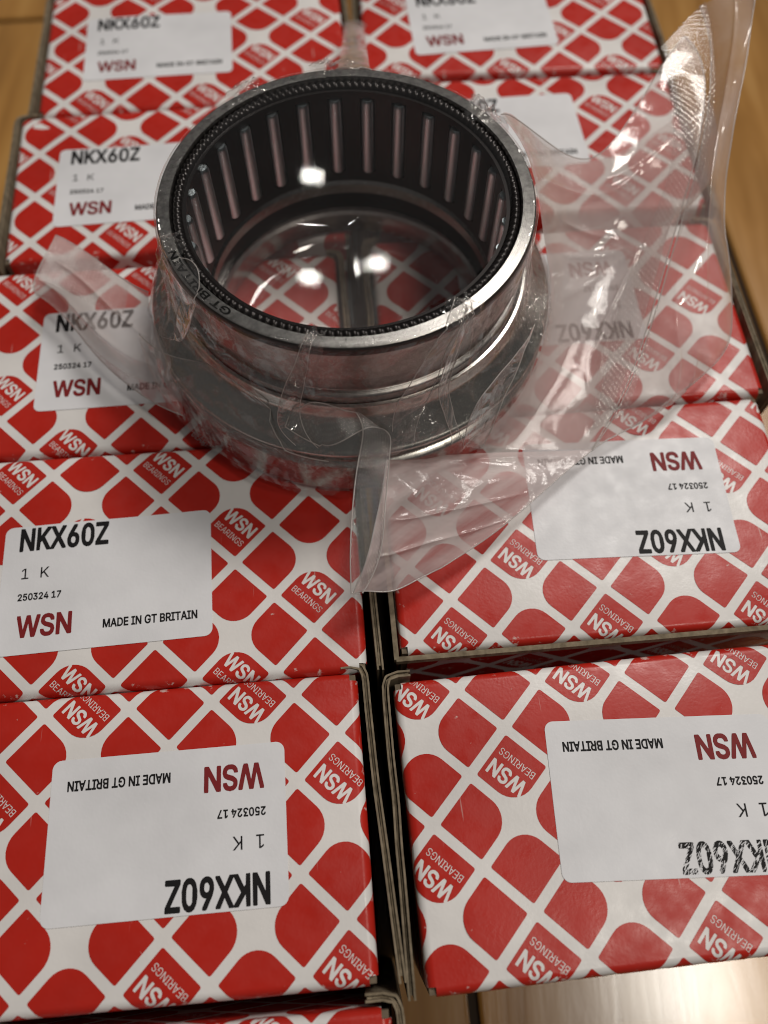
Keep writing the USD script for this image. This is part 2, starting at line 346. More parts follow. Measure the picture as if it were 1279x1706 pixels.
def flap(side, path_off, z1, inner=True, seed=0, hook=7.0, reach=1.0):
    """corrugated closing flap: two liners and the fluting between them, hinged round the back corner and standing along the open end"""
    r = np.random.default_rng(seed)
    pts = [(HX - hook, HY + 1.0), (HX - 1.2, HY + 1.05), (HX + .5, HY + .6), (HX + 1.0, HY - .6)]
    n = 26
    L0, L1 = HY - 2.0, HY - 2 * HY * reach
    for i in range(n):
        t = i / (n - 1)
        pts.append((HX + 1.1 + path_off * t ** 1.3 + .45 * (meshkit.noise(np.array([[t * 5 + seed, seed * 1.3, 0]]), seed)[0] - .5) * math.sin(math.pi * min(1, t * 1.6)), L0 + (L1 - L0) * t))
    ln = LineString([(side * x, y) for x, y in pts])
    parts = []
    for o in (0.0, .95):
        l2 = ln.offset_curve(o * side * 1.0) if o else ln
        parts += [extrude(q, 3, z1 - (.4 if o else 0)) for q in polys(l2.buffer(.19, cap_style='flat', quad_segs=2).simplify(.01))]
    # crushed fluting between the liners
    s = np.arange(.3, ln.length - .3, .8); fl_ = []
    for d in s:
        p, q = ln.interpolate(d), ln.interpolate(d + .05); tx, ty = (q.x - p.x), (q.y - p.y); l_ = math.hypot(tx, ty) or 1
        w = .47 + .16 * (meshkit.noise(np.array([[d / 1.7, seed * 2.7, 5.]]), seed)[0] - .5)
        fl_.append((p.x - ty / l_ * side * w, p.y + tx / l_ * side * w))
    for q in polys(LineString(fl_).buffer(.2, cap_style='flat', quad_segs=1)):
        v, f = extrude(q, 3, z1 - .7); top = v[:, 2] > 10
        v[top, 2] += .7 * (meshkit.noise(np.stack([v[top, 0] / .8, v[top, 1] / .8, np.full(top.sum(), seed)], -1), seed) - .6)
        parts.append((v, f))
    return join(parts)

def bearing_box(cx, cy, yaw, blob, lab, flip, label, seed, flaps=(), bulge=.45, date='250324 17', worn=False, cut_edge=False, dz=0.0, lean=None):
    t = thing('bearing_box', (cx, cy, ZT), yaw, label, 'carton', 'red and white printed bearing boxes')
    c, s = math.cos(math.radians(yaw)), math.sin(math.radians(yaw))
    def tolocal(x, y): return (c * (x - cx) + s * (y - cy), -s * (x - cx) + c * (y - cy))
    G = make_map(seed, bulge, .42)
    # the card carton, one folded sheet
    v, f, n = laid(BASE, G, 0.0)
    carton = put('carton', v, f, M['white_card'], t, n)
    # inner board seen at the notched corners
    e = .35
    cb = trimesh.creation.box([2 * HX - 2 * e, 2 * HY - 2 * e, HB - .6 - 1]); cb.apply_translation([0, 0, (HB - .6 + 1) / 2])
    put('inner_board', cb.vertices, cb.faces, M['board_dark'], t)
    # red print
    bx, by = tolocal(*blob); rot = 180 if flip else 0
    step = PER * math.sqrt(2); shapes = []
    lim_x, lim_y = HX + 40, HY + 62
    for i in range(-9, 10):
        for j in range(-9, 10):
            ox, oy = bx + (i + j) * step / 2, by + (i - j) * step / 2
            if abs(ox) > lim_x + 16 or abs(oy) > lim_y + 16: continue
            near = abs(ox) < HX + 14 and abs(oy) < HY + 26
            for q in (BLOCK_T if near else BLOCK_P):
                g = affinity.translate(affinity.rotate(q, rot, origin=(0, 0)), ox, oy)
                b0 = g.bounds
                if b0[0] > lim_x or b0[2] < -lim_x or b0[1] > lim_y or b0[3] < -lim_y: continue
                g = g.intersection(CROSS)
                for q2 in polys(g): shapes += chop(q2)
    v, f, n = laid(shapes, G, .05)
    put('red_print', v, f, M['red_ink'], carton, n)
    # label
    if lab:
        lx, ly = tolocal(lab[0], lab[1]); la = lab[2] - yaw + rot
        def place(g): return affinity.translate(affinity.rotate(g, la, origin=(0, 0)), lx, ly)
        st = place(rect(-21 + 1.6, -13.65 + 1.6, 21 - 1.6, 13.65 - 1.6).buffer(1.6, quad_segs=6)).intersection(rect(-HX + FR, -HY + FR, HX - FR, HY - FR))
        v, f, n = laid([q for p in polys(st) for q in chop(p)], G, .13)
        sp = put('sticker', v, f, M['sticker'], t, n)
        K, R = label_art(date, worn)
        for nm, lst, m_ in (('black_lettering', K, M['black_ink']), ('maroon_lettering', R, M['maroon_ink'])):
            sh = [q for g in lst for p in polys(place(g).intersection(st)) for q in chop(p)]
            v, f, n = laid(sh, G, .17)
            put(nm, v, f, m_, sp, n)
    for k, (side, off, z1, hook, reach) in enumerate(flaps):
        v, f = flap(side, off, HB + z1, seed=seed * 7 + k, hook=hook, reach=reach)
        put('end_flap', v, f, M['board'], t)
    if cut_edge:   # the lid's raw corrugated edge showing along the front and the left end
        parts = []
        for x0, y0, x1, y1 in ((-HX - .9, -HY - 1.3, HX + .5, -HY - .35), (-HX - 1.3, -HY - .9, -HX - .35, HY - 1)):
            xs = np.linspace(0, 1, 30)
            b_ = trimesh.creation.box([x1 - x0, y1 - y0, 2.0]); b_ = b_.subdivide().subdivide()
            vv = np.array(b_.vertices); vv += [(x0 + x1) / 2, (y0 + y1) / 2, HB - .85]
            vv[:, 2] += .25 * (meshkit.noise(vv / 6.0, seed) - .5)
            parts.append((vv, b_.faces))
        v, f = join(parts); put('raw_edge', v, f, M['board'], t)
        w_ = trimesh.creation.box([2 * HX, .5, 62]); w_.apply_translation([0, -HY - 1.6, HB - 33])
    return t

def corner(cx, cy, yaw, sx, sy):   # centre from a known top corner
    c, s = math.cos(math.radians(yaw)), math.sin(math.radians(yaw))
    lx, ly = sx * HX, sy * HY
    return cx - (c * lx - s * ly), cy - (s * lx + c * ly)

BOXES = [
 # corner (mm, bearing axis at 0,0), which corner, yaw, a blob of the print, sticker centre and angle, upside down, flaps (side, opening, rise, hook, reach)
 ((4.5, -81.2), (1, -1), 5.0, (-7.3, -58.0), (-48.2, -63.4, 6.5), False, [(1, 1.0, -.3, 3, 1.0)], {},
  'carton left of the dark gap, in front of the bearing, upright sticker clear to read'),
 ((7.2, -133.6), (1, -1), 5.2, (.5, -108.6), (-30.3, -110.2, 5.3), True, [(1, 2.4, .2, 3, 1.0)], {},
  'nearest whole carton on the left, sticker upside down, bent grey flap on its right'),
 ((13.6, -188.6), (1, -1), 5.0, (-26.0, -150.0), None, False, [(1, .8, -.6, 4, 1.0)], {'bulge': .1},
  'carton cut off by the bottom left edge of the photo, only its back strip showing'),
 ((-.6, -28.6), (1, -1), 5.0, (-62.1, -24.8), (-51.1, -8.1, 5.2), False, [(1, .6, -.4, 2, 1.0)], {},
  'carton under the left side of the bearing, its upright sticker half covered by film'),
 ((-86.7, 19.3), (-1, -1), 6.3, (-62.4, 67.2), (-57.0, 46.7, 5.6), False, [(-1, .6, -.3, 4, 1.0)], {},
  'carton second from the back in the left column, its sticker reaching behind the steel ring'),
 ((-88.3, 72.1), (-1, -1), 5.7, (-30.1, 105.2), (-58.5, 101.4, 6.1), False, [(-1, .8, -.3, 4, 1.0), (1, .8, -.6, 2, 1.0)], {},
  'rearmost carton on the left, blurred, upright sticker near its front left'),
 ((1.3, 88.6), (-1, -1), 3.6, (10.7, 98.1), (35.1, 113.8, 6.9), False, [(1, .8, -.4, 3, 1.0), (-1, .6, -.5, 2, 1.0)], {},
  'rearmost carton on the right, blurred, its sticker cut by the top edge of the photo'),
 ((4.6, 34.0), (-1, -1), 4.0, (35.2, 82.3), (39.4, 66.0, 6.5), False, [(1, .8, -.3, 3, 1.0), (-1, .6, -.5, 2, 1.0)], {},
  'carton right behind the bearing under the upper part of the film'),
 ((8.2, -24.6), (-1, -1), 5.0, (66.4, 16.0), (46.8, 9.2, 5.5), True, [(1, .8, -.3, 3, 1.0), (-1, .6, -.5, 2, 1.0)], {},
  'carton on the right beside the bearing, wholly veiled by the milky film'),
 ((10.9, -78.2), (-1, -1), 5.4, (36.3, -65.6), (59.2, -43.8, 3.0), True, [], {'cut_edge': True},
  'carton in front of the film on the right, raw brown lid edge along its front'),
 ((15.2, -135.4), (-1, -1), 6.4, (31.9, -107.3), (59.1, -103.6, 2.4), True, [(-1, 1.0, .2, 3.5, 1.0)], {'worn': True, 'bulge': .35},
  'nearest carton on the right, sticker with scratched streaky print, wooden floor in front'),
]
for i, (cn, sg, yaw, blob, lab, flip, fl_, kw, label) in enumerate(BOXES):
    cx, cy = corner(*cn, yaw, *sg)
    bearing_box(cx, cy, yaw, blob, lab, flip, label, 11 + i, fl_, **kw)

# ------------------------------------------------------------------ the bearing
B = thing('needle_bearing', (0, 0, 0), 0, 'steel ring bearing with rows of rollers inside, standing on the boxes in clear film', 'bearing')
def arc(cx, cz, r, a0, a1, n=7): return [(cx + r * math.cos(math.radians(a)), cz + r * math.sin(math.radians(a))) for a in np.linspace(a0, a1, n)]
prof = [(33.2, 16), (33.2, 39.9)] + [(33.5, 40.5), (35.6, 40.5), (35.8, 40.4), (36, 38.6), (36, 31.4)] + [(35.7, 31.05), (34.8, 30.7), (34.6, 30.2), (34.6, 26.6), (34.8, 26.1), (35.7, 25.8), (36, 25.5), (36, 16)]
v, f = revolve(prof, 256); put('outer_ring', v, f, M['ring_steel'], B, smooth=28)
v, f = revolve([(35.66, 40.47), (35.85, 40.36), (36.07, 39.9), (36.07, 38.5), (35.9, 38.4)], 256, closed=False); put('black_chamfer', v, f, M['cage'], B, smooth=40)
# cover: pressed sheet over the thrust end
out = [(36.15, 23.6), (36.7, 23.5), (36.95, 23.1), (37.1, 21.2), (37.5, 20.3), (38.5, 19.2), (40.3, 17.6), (42.0, 16.2)] + arc(42.2, 15.2, .8, 75, -20, 6) + [(42.7, 14.6), (41.7, 14.3), (41.6, 11.6), (42.7, 11.2), (43.0, 10.8), (43, 2.0), (42.8, 1.2), (42.2, .7), (41, .6)]
inn = [(41, 1.1), (42, 1.4), (42.4, 2.2), (41.2, 11), (41.2, 13.9), (40.4, 15.6), (36.15, 17.0)]
v, f = revolve(out + inn, 224); put('dust_cover', v, f, M['chrome'], B, smooth=35)
# thrust end seen through the bore: housing lip, ball cage, shaft washer
v, f = revolve([(30.6, 16.2), (30.1, 15.4), (30.1, 13.0), (30.8, 12.4), (33.2, 12.4), (33.2, 16.2)], 192); put('housing_lip', v, f, M['washer'], B, smooth=30)
v, f = revolve([(31.6, 12.3), (31.6, 6.9), (34, 6.9), (34, 12.3)], 160); put('ball_cage', v, f, M['cage'], B, smooth=30)
v, f = revolve([(30.8, 6.8), (30.1, 6.2), (30.0, 1.2), (30.7, .4), (40.5, .4), (41, .9), (41, 6.8)], 192); put('shaft_washer', v, f, M['washer'], B, smooth=30)
# needle cage with one window for each roller
NR = 28
def annulus(r0, r1, z0, z1, n=224):
    c = m3.CrossSection.circle(r1, n) - m3.CrossSection.circle(r0, n)
    return m3.Manifold.extrude(c, z1 - z0).translate([0, 0, z0])
cg = annulus(30.55, 32.3, 16.3, 39.2)
win = m3.Manifold.cube([6, 3.2, 18.6], True).translate([31.4, 0, 28.3])
cg = cg - m3.Manifold.batch_boolean([win.rotate([0, 0, 360 / NR * (i + .5)]) for i in range(NR)], m3.OpType.Add)
put('needle_cage', *meshkit.arrays(cg)[:2], M['cage'], B, smooth=25)
v, f = revolve([(33.19, 16.3), (33.19, 39.2), (32.9, 39.2), (32.9, 16.3)], 128); put('raceway', v, f, M['cage'], B, smooth=30)
rp = [(0.001, 19.0), (1.15, 19.0), (1.5, 19.6), (1.5, 36.8), (1.15, 37.5), (0.001, 37.5)]
rv, rf = revolve(rp, 20, closed=False)
for i in range(NR):
    a = 2 * math.pi / NR * (i + .5)
    put('roller', rv + [31.1 * math.cos(a), 31.1 * math.sin(a), 0], rf, M['roller'], B, smooth=30)
# toothed rim between cage and ring face
def teeth(v, a):
    k = np.abs(np.sin(a * 70))[:, None]
    v = v.copy(); v[:, 2:5, 2] += .55 * k * (.7 + .6 * meshkit.noise(np.stack([np.cos(a) * 6, np.sin(a) * 6, a * 0], -1), 2))[:, None] - .25
    return v
v, f = revolve([(31.2, 39.0), (31.3, 39.5), (31.75, 40.0), (32.3, 40.05), (32.85, 39.9), (33.15, 39.3), (33.15, 39.0)], 560, mod=teeth)
put('toothed_rim', v, f, M['cage'], B, smooth=60)
# etched lettering on the ring face, read from outside, clockwise
r0 = 33.95; word = text_poly('GT BRITAIN', 1.55, 18.5, True)
parts = []
for q in polys(word.segmentize(.4)):
    v2, f2 = tri(q); th = math.radians(-124.5) - v2[:, 0] / 34.4; rr = r0 + v2[:, 1] * .9
    parts.append((np.stack([rr * np.cos(th), rr * np.sin(th), np.full(len(th), 40.53)], -1), f2))
v, f = join(parts); a_ = v[f]; 
flipm = np.cross(a_[:, 1] - a_[:, 0], a_[:, 2] - a_[:, 0])[:, 2] < 0; f[flipm] = f[flipm][:, ::-1]
put('etched_lettering', v, f, M['engraved'], B)

# ------------------------------------------------------------------ the plastic pouch
P = thing('plastic_pouch', (0, 0, 0), 0, 'clear wrinkled plastic pouch with ribbed heat seals, wrapped round the steel bearing', 'plastic bag')
PTS = {'right_panel':[[[30.6,21.7,41.0],[40.4,25.8,32.0],[53.2,29.1,24.0],[64.8,43.1,26.0],[77.0,61.3,31.0]],[[36.5,8.4,38.0],[45.7,14.8,26.0],[56.9,20.4,20.0],[67.2,26.7,22.0],[78.8,38.0,27.0]],[[39.8,1.0,28.0],[48.0,7.3,18.0],[55.6,9.3,15.0],[63.0,9.2,17.0],[70.0,9.0,20.0]],[[42.3,-8.5,17.0],[47.2,-7.6,12.0],[53.1,-7.2,9.5],[57.2,-9.6,10.5],[62.6,-13.1,13.0]],[[36.0,-25.6,13.0],[40.7,-24.0,8.5],[45.1,-22.6,6.5],[50.1,-24.1,6.5],[56.7,-26.3,7.5]],[[23.4,-36.7,11.0],[28.8,-35.3,7.0],[34.8,-34.7,5.0],[43.1,-34.7,4.6],[51.4,-34.8,4.4]]],'right_panel_lower':[[[31.3,24.0,39.5],[41.7,31.0,27.0],[57.0,33.4,20.0],[77.4,46.1,23.0],[78.2,40.3,26.0]],[[37.5,12.9,34.0],[47.6,21.3,20.0],[60.9,27.9,13.0],[77.1,26.8,15.0],[76.7,26.7,22.0]],[[41.3,6.8,22.0],[50.1,13.9,11.0],[59.8,16.9,7.0],[67.8,16.9,9.0],[70.5,12.9,16.0]],[[42.9,-6.0,13.0],[49.2,-2.0,5.0],[54.9,-2.9,4.0],[59.4,-4.9,4.4],[62.8,-10.0,9.0]],[[36.6,-23.2,9.0],[41.8,-20.7,3.6],[46.0,-20.3,3.0],[51.1,-21.8,3.0],[56.3,-25.1,4.5]],[[23.8,-34.6,7.0],[29.3,-33.4,3.2],[35.2,-33.6,2.6],[43.6,-33.6,2.6],[51.1,-34.1,3.2]]],'outer_panel':[[[81.7,70.9,32.0],[85.4,70.1,35.0],[89.6,70.7,37.0],[92.3,69.7,39.0]],[[79.9,38.0,27.0],[81.2,38.1,30.0],[82.9,38.4,32.0],[86.2,42.7,31.0]],[[70.5,8.6,20.4],[73.0,7.5,25.0],[76.0,10.3,27.0],[82.1,18.7,23.0]],[[63.1,-13.4,13.4],[69.2,-11.4,17.0],[76.6,-7.4,16.0],[84.7,0.2,11.0]],[[57.2,-26.5,7.8],[65.1,-22.6,9.0],[73.7,-18.8,8.0],[83.1,-10.5,5.0]],[[51.3,-35.1,4.6],[56.3,-31.5,4.4],[61.9,-28.2,4.2],[68.5,-23.2,4.0]]],'seal':[[[71.0,57.5,30.6],[82.5,70.7,33.5]],[[72.4,46.0,28.5],[81.9,50.1,31.5]],[[71.3,29.5,24.5],[78.7,30.1,28.0]],[[65.9,13.7,20.5],[73.0,13.2,24.5]],[[59.6,-0.5,15.5],[67.9,1.0,19.5]],[[55.1,-16.7,11.5],[63.3,-14.1,14.3]],[[51.1,-31.1,5.6],[58.4,-28.2,8.2]]],'front_panel':[[[8.1,-39.4,13.0],[17.3,-39.1,9.5],[27.4,-37.3,7.2],[40.4,-35.7,5.3],[52.0,-34.6,4.6]],[[7.1,-50.5,15.0],[14.6,-50.7,12.5],[21.8,-49.4,10.0],[30.6,-47.3,7.5],[41.2,-44.3,5.4]],[[5.1,-60.3,14.5],[10.1,-60.0,11.5],[16.0,-58.3,9.5],[22.4,-56.4,7.2],[31.5,-53.1,5.6]],[[2.1,-69.6,10.5],[5.4,-68.3,8.5],[9.4,-67.7,7.4],[13.5,-65.3,6.4],[18.8,-62.0,5.4]]],'strip':[[[-9.6,-31.4,19.0],[-7.7,-34.9,18.0],[-5.1,-39.9,17.0]],[[-8.5,-31.4,22.0],[-6.3,-36.2,20.0],[-3.5,-42.0,18.0]],[[-6.1,-32.1,24.0],[-2.6,-37.4,22.0],[0.0,-41.8,20.0]],[[-2.2,-33.6,24.0],[1.7,-36.8,22.0],[4.6,-39.1,20.0]],[[2.0,-37.5,23.0],[5.2,-39.5,22.0],[8.2,-40.4,20.0]],[[3.4,-41.0,21.0],[5.9,-42.1,20.0],[8.6,-43.2,19.0]],[[2.5,-46.1,18.5],[5.5,-46.9,18.0],[8.3,-47.6,18.0]],[[1.6,-54.8,16.5],[4.6,-55.0,16.0],[7.7,-55.0,16.0]],[[1.3,-63.1,14.0],[4.0,-63.0,13.5],[6.9,-62.1,13.5]],[[1.6,-69.7,11.0],[2.4,-69.9,11.0],[3.6,-69.5,11.0]]],'left_panel':[[[-70.4,20.0,9.0],[-60.6,12.6,10.5],[-51.7,3.8,13.0],[-43.5,-3.1,16.0]],[[-72.0,12.6,9.0],[-60.2,3.7,11.5],[-49.7,-6.3,14.5],[-40.1,-14.2,17.0]],[[-73.3,6.3,8.0],[-61.8,-3.1,10.5],[-50.3,-14.3,13.0],[-36.1,-21.9,16.0]],[[-71.2,3.4,6.5],[-61.9,-6.3,5.5],[-50.6,-18.3,5.5],[-35.0,-29.1,8.0]]],'left_seal':[[[-69.7,19.4,9.6],[-63.6,14.6,10.8],[-56.7,8.3,12.2],[-48.9,1.6,14.4]],[[-72.5,6.9,8.6],[-65.6,2.9,10.4],[-57.5,-3.0,12.4],[-48.7,-8.2,14.8]]],'front_skirt':[[[-43.4,-15.6,18.0],[-32.4,-24.2,21.0],[-22.5,-27.2,23.0],[-16.4,-30.4,22.0],[-13.7,-34.2,19.0],[-11.5,-38.1,16.0],[-3.2,-40.2,14.0]],[[-42.8,-19.4,12.0],[-32.9,-28.2,15.0],[-23.7,-33.8,16.0],[-17.5,-36.9,15.5],[-12.8,-39.4,14.0],[-8.0,-41.1,13.0],[-0.6,-41.9,12.0]],[[-37.9,-26.9,5.0],[-31.0,-33.6,5.0],[-23.9,-38.9,5.0],[-17.4,-42.4,5.0],[-11.0,-44.4,5.0],[-6.1,-45.1,5.0],[0.4,-45.2,5.0]]],'rear_tab':[[[-3.0,33.9,40.0],[-4.3,89.4,12.0],[-4.9,103.1,6.0]],[[0.7,34.4,40.5],[-1.0,88.6,13.0],[-1.1,102.6,7.0]],[[4.2,35.1,40.0],[1.6,88.4,12.0],[1.6,102.1,6.0]]],'pleat':[[[[-5.7,-32.5,41.2],[-4.8,-33.2,41.0]],[[-8.5,-38.0,37.0],[-6.6,-35.5,33.0]],[[-11.8,-40.2,29.0],[-8.4,-37.4,24.0]],[[-12.1,-41.2,23.0],[-7.7,-40.2,20.0]],[[-9.5,-42.6,19.0],[-5.3,-42.2,17.0]]],[[[19.7,-25.4,41.5],[21.2,-25.7,41.0]],[[17.6,-31.3,40.0],[19.5,-30.5,37.0]],[[13.6,-36.1,34.0],[16.5,-35.2,29.0]],[[10.2,-38.3,28.0],[14.3,-37.9,23.0]],[[9.0,-40.4,21.0],[13.3,-40.9,18.0]]],[[[21.5,-27.1,41.4],[22.5,-26.4,41.0]],[[18.9,-33.6,36.0],[20.7,-31.4,33.0]],[[17.5,-36.5,29.0],[19.7,-33.8,25.0]],[[19.1,-38.6,22.0],[21.0,-36.7,19.0]],[[20.6,-40.9,17.0],[22.9,-39.1,15.0]]],[[[35.2,-22.6,27.0],[36.8,-18.9,26.0]],[[29.6,-30.3,26.0],[33.3,-27.5,22.0]],[[25.5,-35.8,25.0],[30.6,-32.5,18.0]],[[23.5,-38.6,21.0],[28.9,-35.6,14.0]],[[23.1,-40.4,15.0],[27.0,-38.5,11.0]]],[[[-29.4,-16.9,41.4],[-30.8,-17.0,40.0]],[[-25.3,-21.9,42.0],[-29.8,-18.6,37.0]],[[-26.8,-26.3,38.0],[-31.8,-20.6,31.0]],[[-29.6,-26.2,31.0],[-34.2,-20.2,24.0]],[[-33.8,-21.7,24.0],[-39.6,-15.6,18.0]]]]}

def hull_r(z):   # outline of the bearing that the film must stay outside of
    return np.interp(z, [0, 15.6, 16.4, 19, 19.8, 23.6, 24.2, 40.4, 40.5], [43.1, 43.1, 41.8, 39.8, 37.6, 37.3, 36.2, 36.1, 35.0])
def keep_out(v, gap=.35):
    r = np.hypot(v[:, 0], v[:, 1]); need = hull_r(v[:, 2]) + gap
    bad = (r < need) & (r > 30.5) & (v[:, 2] < 40.9)
    k = np.where(bad, need / np.maximum(r, 1e-6), 1)
    v = v.copy(); v[:, :2] *= k[:, None]; v[:, 2] = np.maximum(v[:, 2], .35)
    return v
def ridged(p, seed, octv=3):
    o = 0
    for k in range(octv): o = o + (1 - np.abs(2 * meshkit.noise(p * 2 ** k + 7.3 * k, seed + k) - 1)) ** 2 * .55 ** k
    return o / 1.8
def grid_faces(nu, nv):
    i = np.arange(nu * nv).reshape(nu, nv)
    return np.concatenate([np.stack([i[:-1, :-1], i[1:, :-1], i[1:, 1:]], -1).reshape(-1, 3), np.stack([i[:-1, :-1], i[1:, 1:], i[:-1, 1:]], -1).reshape(-1, 3)])
def vnorm(v, f):
    n = np.zeros_like(v); c = np.cross(v[f[:, 1]] - v[f[:, 0]], v[f[:, 2]] - v[f[:, 0]])
    for k in range(3): np.add.at(n, f[:, k], c)
    return n / np.maximum(np.linalg.norm(n, axis=1, keepdims=True), 1e-12)
def spline(g, nu, nv):
    g = np.array(g, float); a, b_ = np.linspace(0, 1, g.shape[0]), np.linspace(0, 1, g.shape[1])
    u, w = np.linspace(0, 1, nu), np.linspace(0, 1, nv)
    v = np.stack([RectBivariateSpline(a, b_, g[:, :, k], kx=min(3, len(a) - 1), ky=min(3, len(b_) - 1), s=0)(u, w) for k in range(3)], -1)
    return v, np.meshgrid(u, w, indexing='ij')
def cord(pts, r, k=5):
    pts = np.asarray(pts, float); t = np.gradient(pts, axis=0); t /= np.maximum(np.linalg.norm(t, axis=1, keepdims=True), 1e-9)
    a = np.cross(t, [.31, .17, .93]); a /= np.maximum(np.linalg.norm(a, axis=1, keepdims=True), 1e-9); b_ = np.cross(t, a)
    th = np.arange(k) * 2 * np.pi / k
    v = (pts[:, None] + r * (np.cos(th)[None, :, None] * a[:, None] + np.sin(th)[None, :, None] * b_[:, None])).reshape(-1, 3)
    i = np.arange(len(pts) * k).reshape(len(pts), k); j = np.roll(i, -1, 1)
    return v, np.concatenate([np.stack([i[:-1], j[:-1], j[1:]], -1).reshape(-1, 3), np.stack([i[:-1], j[1:], i[1:]], -1).reshape(-1, 3)])
def sheet(name, g, nu, nv, material, amp=.5, cell=9., fine=.1, seed=0, stretch=(1, 1, 1), creases=(), knurl=None, ragged=0., hold=True, thin=True, edges='', er=.14):
    v, (u, w) = spline(g, nu, nv); v = v.reshape(-1, 3); f = grid_faces(nu, nv); n = vnorm(v, f)
    p = v / cell * np.array(stretch)
    d = amp * (meshkit.fbm(p, 2, seed) - .5) * 2.4 + fine * (meshkit.fbm(p * 5, 3, seed + 9) - .5) * 2
    uu, ww = u.ravel(), w.ravel()
    for (u0, w0, u1, w1, h, wd) in creases:   # sharp fold lines in the film, given in the sheet's own coordinates
        L = np.hypot(u1 - u0, w1 - w0); t = np.clip(((uu - u0) * (u1 - u0) + (ww - w0) * (w1 - w0)) / L ** 2, 0, 1)
        dd = np.hypot(uu - u0 - t * (u1 - u0), ww - w0 - t * (w1 - w0)); d = d + h * np.exp(-np.abs(dd) / wd) * np.sin(np.pi * np.clip(t, .02, .98)) ** .5
    if knurl: d = d + knurl[2] * np.sin(uu * knurl[0] * 2 * np.pi) * np.sin(ww * knurl[1] * 2 * np.pi)
    v = v + n * d[:, None]
    if hold: v = keep_out(v)
    mp = put(name, v, f, material, P, vnorm(v, f), uv=np.stack([uu, ww], -1))
    V = v.reshape(nu, nv, 3)
    cords = [cord({'t': V[0], 'b': V[-1], 'l': V[:, 0], 'r': V[:, -1]}[e], er) for e in edges]
    for cv, cf in cords: put('film_edge', cv, cf, M['film_edge'], mp, smooth=True)
    return V

# the wrap that clings to the ring: stretched over the top, down the side, out over the cover
na, rs = 420, np.r_[.01, np.arange(1, 31, 1), 31.1]
a = np.linspace(0, 2 * np.pi, na + 1); R_, A_ = np.meshgrid(rs, a)
xy = np.stack([R_ * np.cos(A_), R_ * np.sin(A_)], -1); LAMP, EYE = np.array([-120., 980., 1100.]), np.array([7.51, -119.57, 151.75])
planes = []
for hx_, hy_ in ((-6.8, 5.0), (-6.2, -20.0), (6.0, -16.7)):   # three facets shaped to mirror the lamp into the camera as glints, soft creases between
    p0 = np.array([hx_, hy_, 40.0]); h1, h2 = LAMP - p0, EYE - p0
    nn = h1 / np.linalg.norm(h1) + h2 / np.linalg.norm(h2)
    planes.append(-(nn[0] * xy[..., 0] + nn[1] * (xy[..., 1] + 8)) / nn[2])
Z_ = 40.1 + .03 * np.log(sum(np.exp(q / .03) for q in planes)) + .004 * (meshkit.noise(np.concatenate([xy / 11., np.zeros_like(R_)[..., None]], -1), 4) - .5)
v = np.concatenate([xy, Z_[..., None]], -1).reshape(-1, 3); f = grid_faces(na + 1, len(rs))
put('film_over_bore', v, f, M['film_top'], P, vnorm(v, f))
gather = np.radians([-98, -53, 40, 96, 203, 128])     # places where the film is bunched over the rim
side = [(35.3, 40.8), (35.7, 40.9), (36.4, 40.2), (36.5, 37), (36.6, 33), (36.9, 29), (37.4, 25), (38.4, 21.5), (40.4, 18.8), (42.6, 16.6), (44.0, 13.5), (43.9, 9), (44.0, 4.5), (44.6, 1.2)]
sp = np.array(side); tt = np.linspace(0, 1, len(side)); T = np.linspace(0, 1, 70)
sr, sz = np.interp(T, tt, sp[:, 0]), np.interp(T, tt, sp[:, 1])
na = 560; a = np.linspace(0, 2 * np.pi, na + 1); A_, T_ = np.meshgrid(a, T, indexing='ij')
R_ = np.tile(sr, (na + 1, 1)); Z_ = np.tile(sz, (na + 1, 1))
cyl = np.stack([np.cos(A_) * 5.2, np.sin(A_) * 5.2, T_ * 1.1], -1)
pl = (ridged(cyl, 21, 2) - .4) * 2.0 * T_ ** 1.2
cyl2 = np.stack([np.cos(A_) * 12, np.sin(A_) * 12, T_ * 2.2], -1); pl = pl + (ridged(cyl2, 31, 1) - .4) * .5 * (.1 + T_)
for g in gather:
    da = (A_ - g + np.pi) % (2 * np.pi) - np.pi
    pl = pl + 1.3 * np.exp(-np.abs(da) / (.03 + .03 * T_)) * (1 - .5 * T_) + .8 * np.exp(-np.abs(da - .1) / .03) * T_
R_ = R_ + np.maximum(pl, -.1)
v = keep_out(np.stack([R_ * np.cos(A_), R_ * np.sin(A_), Z_], -1).reshape(-1, 3), .3); f = grid_faces(na + 1, 70)
put('side_wrap', v, f, M['film'], P, vnorm(v, f))
# film lying across the bottom of the bore
pr = np.array([(0.01, 1.0)] + [(float(r_), 1.0) for r_ in range(2, 23, 2)] + [(24, 1.2), (26.5, 2.0), (28.3, 3.8), (29.3, 6.2), (29.7, 9.0)])
na = 240; a = np.linspace(0, 2 * np.pi, na + 1); R_, A_ = np.meshgrid(pr[:, 0], a)
xy = np.stack([R_ * np.cos(A_), R_ * np.sin(A_)], -1)
for lay, (z0, gx, gy) in enumerate(((0.0, 0.01, 0.0),)):
    Z_ = np.tile(pr[:, 1], (na + 1, 1)) + z0 + (gx * xy[..., 0] + gy * xy[..., 1]) * np.clip((28 - R_) / 8, 0, 1) + .004 * (meshkit.noise(np.concatenate([xy / 12., np.full_like(R_, 3. + lay)[..., None]], -1), 8) - .4) * np.clip((29 - R_) / 9, 0, 1)
    R2 = R_ - .12 * lay
    v = np.stack([R2 * np.cos(A_), R2 * np.sin(A_), np.maximum(Z_, .3 + .2 * lay)], -1).reshape(-1, 3); f = grid_faces(na + 1, len(pr))
    put('film_under_bore', v, f, M['film_floor'], P, vnorm(v, f))
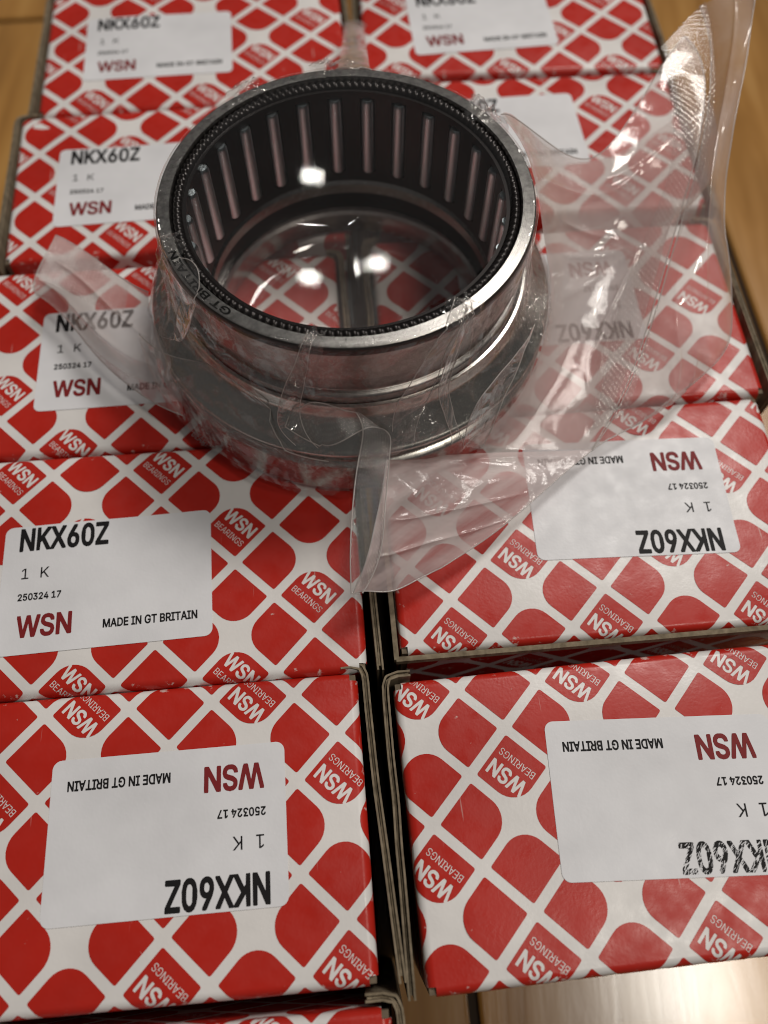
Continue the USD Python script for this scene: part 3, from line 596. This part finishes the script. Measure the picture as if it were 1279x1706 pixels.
# loose panels of the pouch
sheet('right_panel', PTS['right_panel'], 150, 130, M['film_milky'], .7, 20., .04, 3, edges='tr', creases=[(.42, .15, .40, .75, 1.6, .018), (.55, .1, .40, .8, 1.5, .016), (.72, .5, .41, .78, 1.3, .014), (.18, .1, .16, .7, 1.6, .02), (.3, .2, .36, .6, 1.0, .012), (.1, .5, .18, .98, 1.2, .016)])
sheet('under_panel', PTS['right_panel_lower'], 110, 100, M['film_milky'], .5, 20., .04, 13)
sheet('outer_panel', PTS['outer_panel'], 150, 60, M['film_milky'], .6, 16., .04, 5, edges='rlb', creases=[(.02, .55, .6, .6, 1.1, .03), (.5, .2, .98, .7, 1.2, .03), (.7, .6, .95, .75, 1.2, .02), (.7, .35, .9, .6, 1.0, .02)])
sheet('heat_seal', PTS['seal'], 460, 60, M['film_seal'][0], .4, 14., .05, 6, knurl=(76, 9, .08))
sheet('front_panel', PTS['front_panel'], 130, 160, M['film_frost'], .5, 12., .08, 7, edges='lbr', stretch=(.35, 1.9, 1.2), creases=[(.05, .3, .05, .9, .9, .02), (.5, .1, .35, .9, .9, .02), (.75, .1, .6, .95, .8, .02)])
sheet('seal_strip', PTS['strip'], 420, 46, M['film_seal'][1], .2, 14., .03, 8, edges='lrt', knurl=(85, 11, .08))
sheet('left_panel', PTS['left_panel'], 90, 110, M['film_left'], .6, 16., .04, 9, edges='lbt', creases=[(.3, .1, .45, .9, 1.3, .03), (.6, .05, .7, .9, 1.3, .03), (.85, .1, .85, .95, .8, .02)])
sheet('heat_seal', PTS['left_seal'], 130, 190, M['film_seal'][2], .3, 12., .05, 10, knurl=(13, 24, .2))
sheet('front_skirt', PTS['front_skirt'], 70, 170, M['film_skirt'], .5, 14., .04, 12, edges='t', er=.13, creases=[(.1, .3, .9, .35, 1.0, .02), (.1, .7, .9, .75, 1.2, .02)])
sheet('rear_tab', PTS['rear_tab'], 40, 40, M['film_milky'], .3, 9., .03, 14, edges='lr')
for k, g in enumerate(PTS['pleat']):
    sheet('pleat', g, 70, 24, M['film_pinch'], .5, 7., .05, 40 + k, edges='lr', er=.085)
# crumpled knots where the film is pinched over the rim
for k, (ang, rad, zz, s0, s1) in enumerate([(203, 34.8, 40.6, 2.6, 2.4), (40, 36.0, 39.6, 4.6, 3.6), (-98, 35.6, 40.6, 1.8, 2.6), (-53, 35.4, 40.6, 3.0, 3.0), (96, 35.2, 40.6, 4.2, 2.0), (128, 34.9, 40.6, 3.6, 1.8), (-72, 41.5, 18.5, 5.5, 3.4), (-14, 41.5, 18.0, 5.0, 4.2)]):
    nu = nv = 60; u, w = np.meshgrid(np.linspace(-1, 1, nu), np.linspace(-1, 1, nv), indexing='ij')
    t = math.radians(ang); er, et = np.array([math.cos(t), math.sin(t), 0]), np.array([-math.sin(t), math.cos(t), 0])
    fall = np.clip(1 - (u ** 2 + w ** 2) * .75, 0, 1)
    pn = np.stack([u * 2.2, w * 2.2, np.full_like(u, k * 3.1)], -1)
    hgt = (ridged(pn, 60 + k, 3) * 2.6 + .1) * fall ** .6
    rr = w * s1 * (1 + .25 * np.sin(u * 5 + k)); drop = np.where(rr > 1.0, -(rr - 1.0) * 1.3, 0) if zz > 30 else -rr * .6
    v = np.array([0, 0, zz + .35]) + er * (rad + np.where(rr > 1, 1 + (rr - 1) * .45, rr))[..., None] + et * (u * s0 * (1 + .2 * np.sin(w * 4)))[..., None]
    v[..., 2] += drop + hgt
    v = v.reshape(-1, 3); f = grid_faces(nu, nv)
    put('pinched_film', v, f, M['film_pinch'], P, vnorm(v, f))
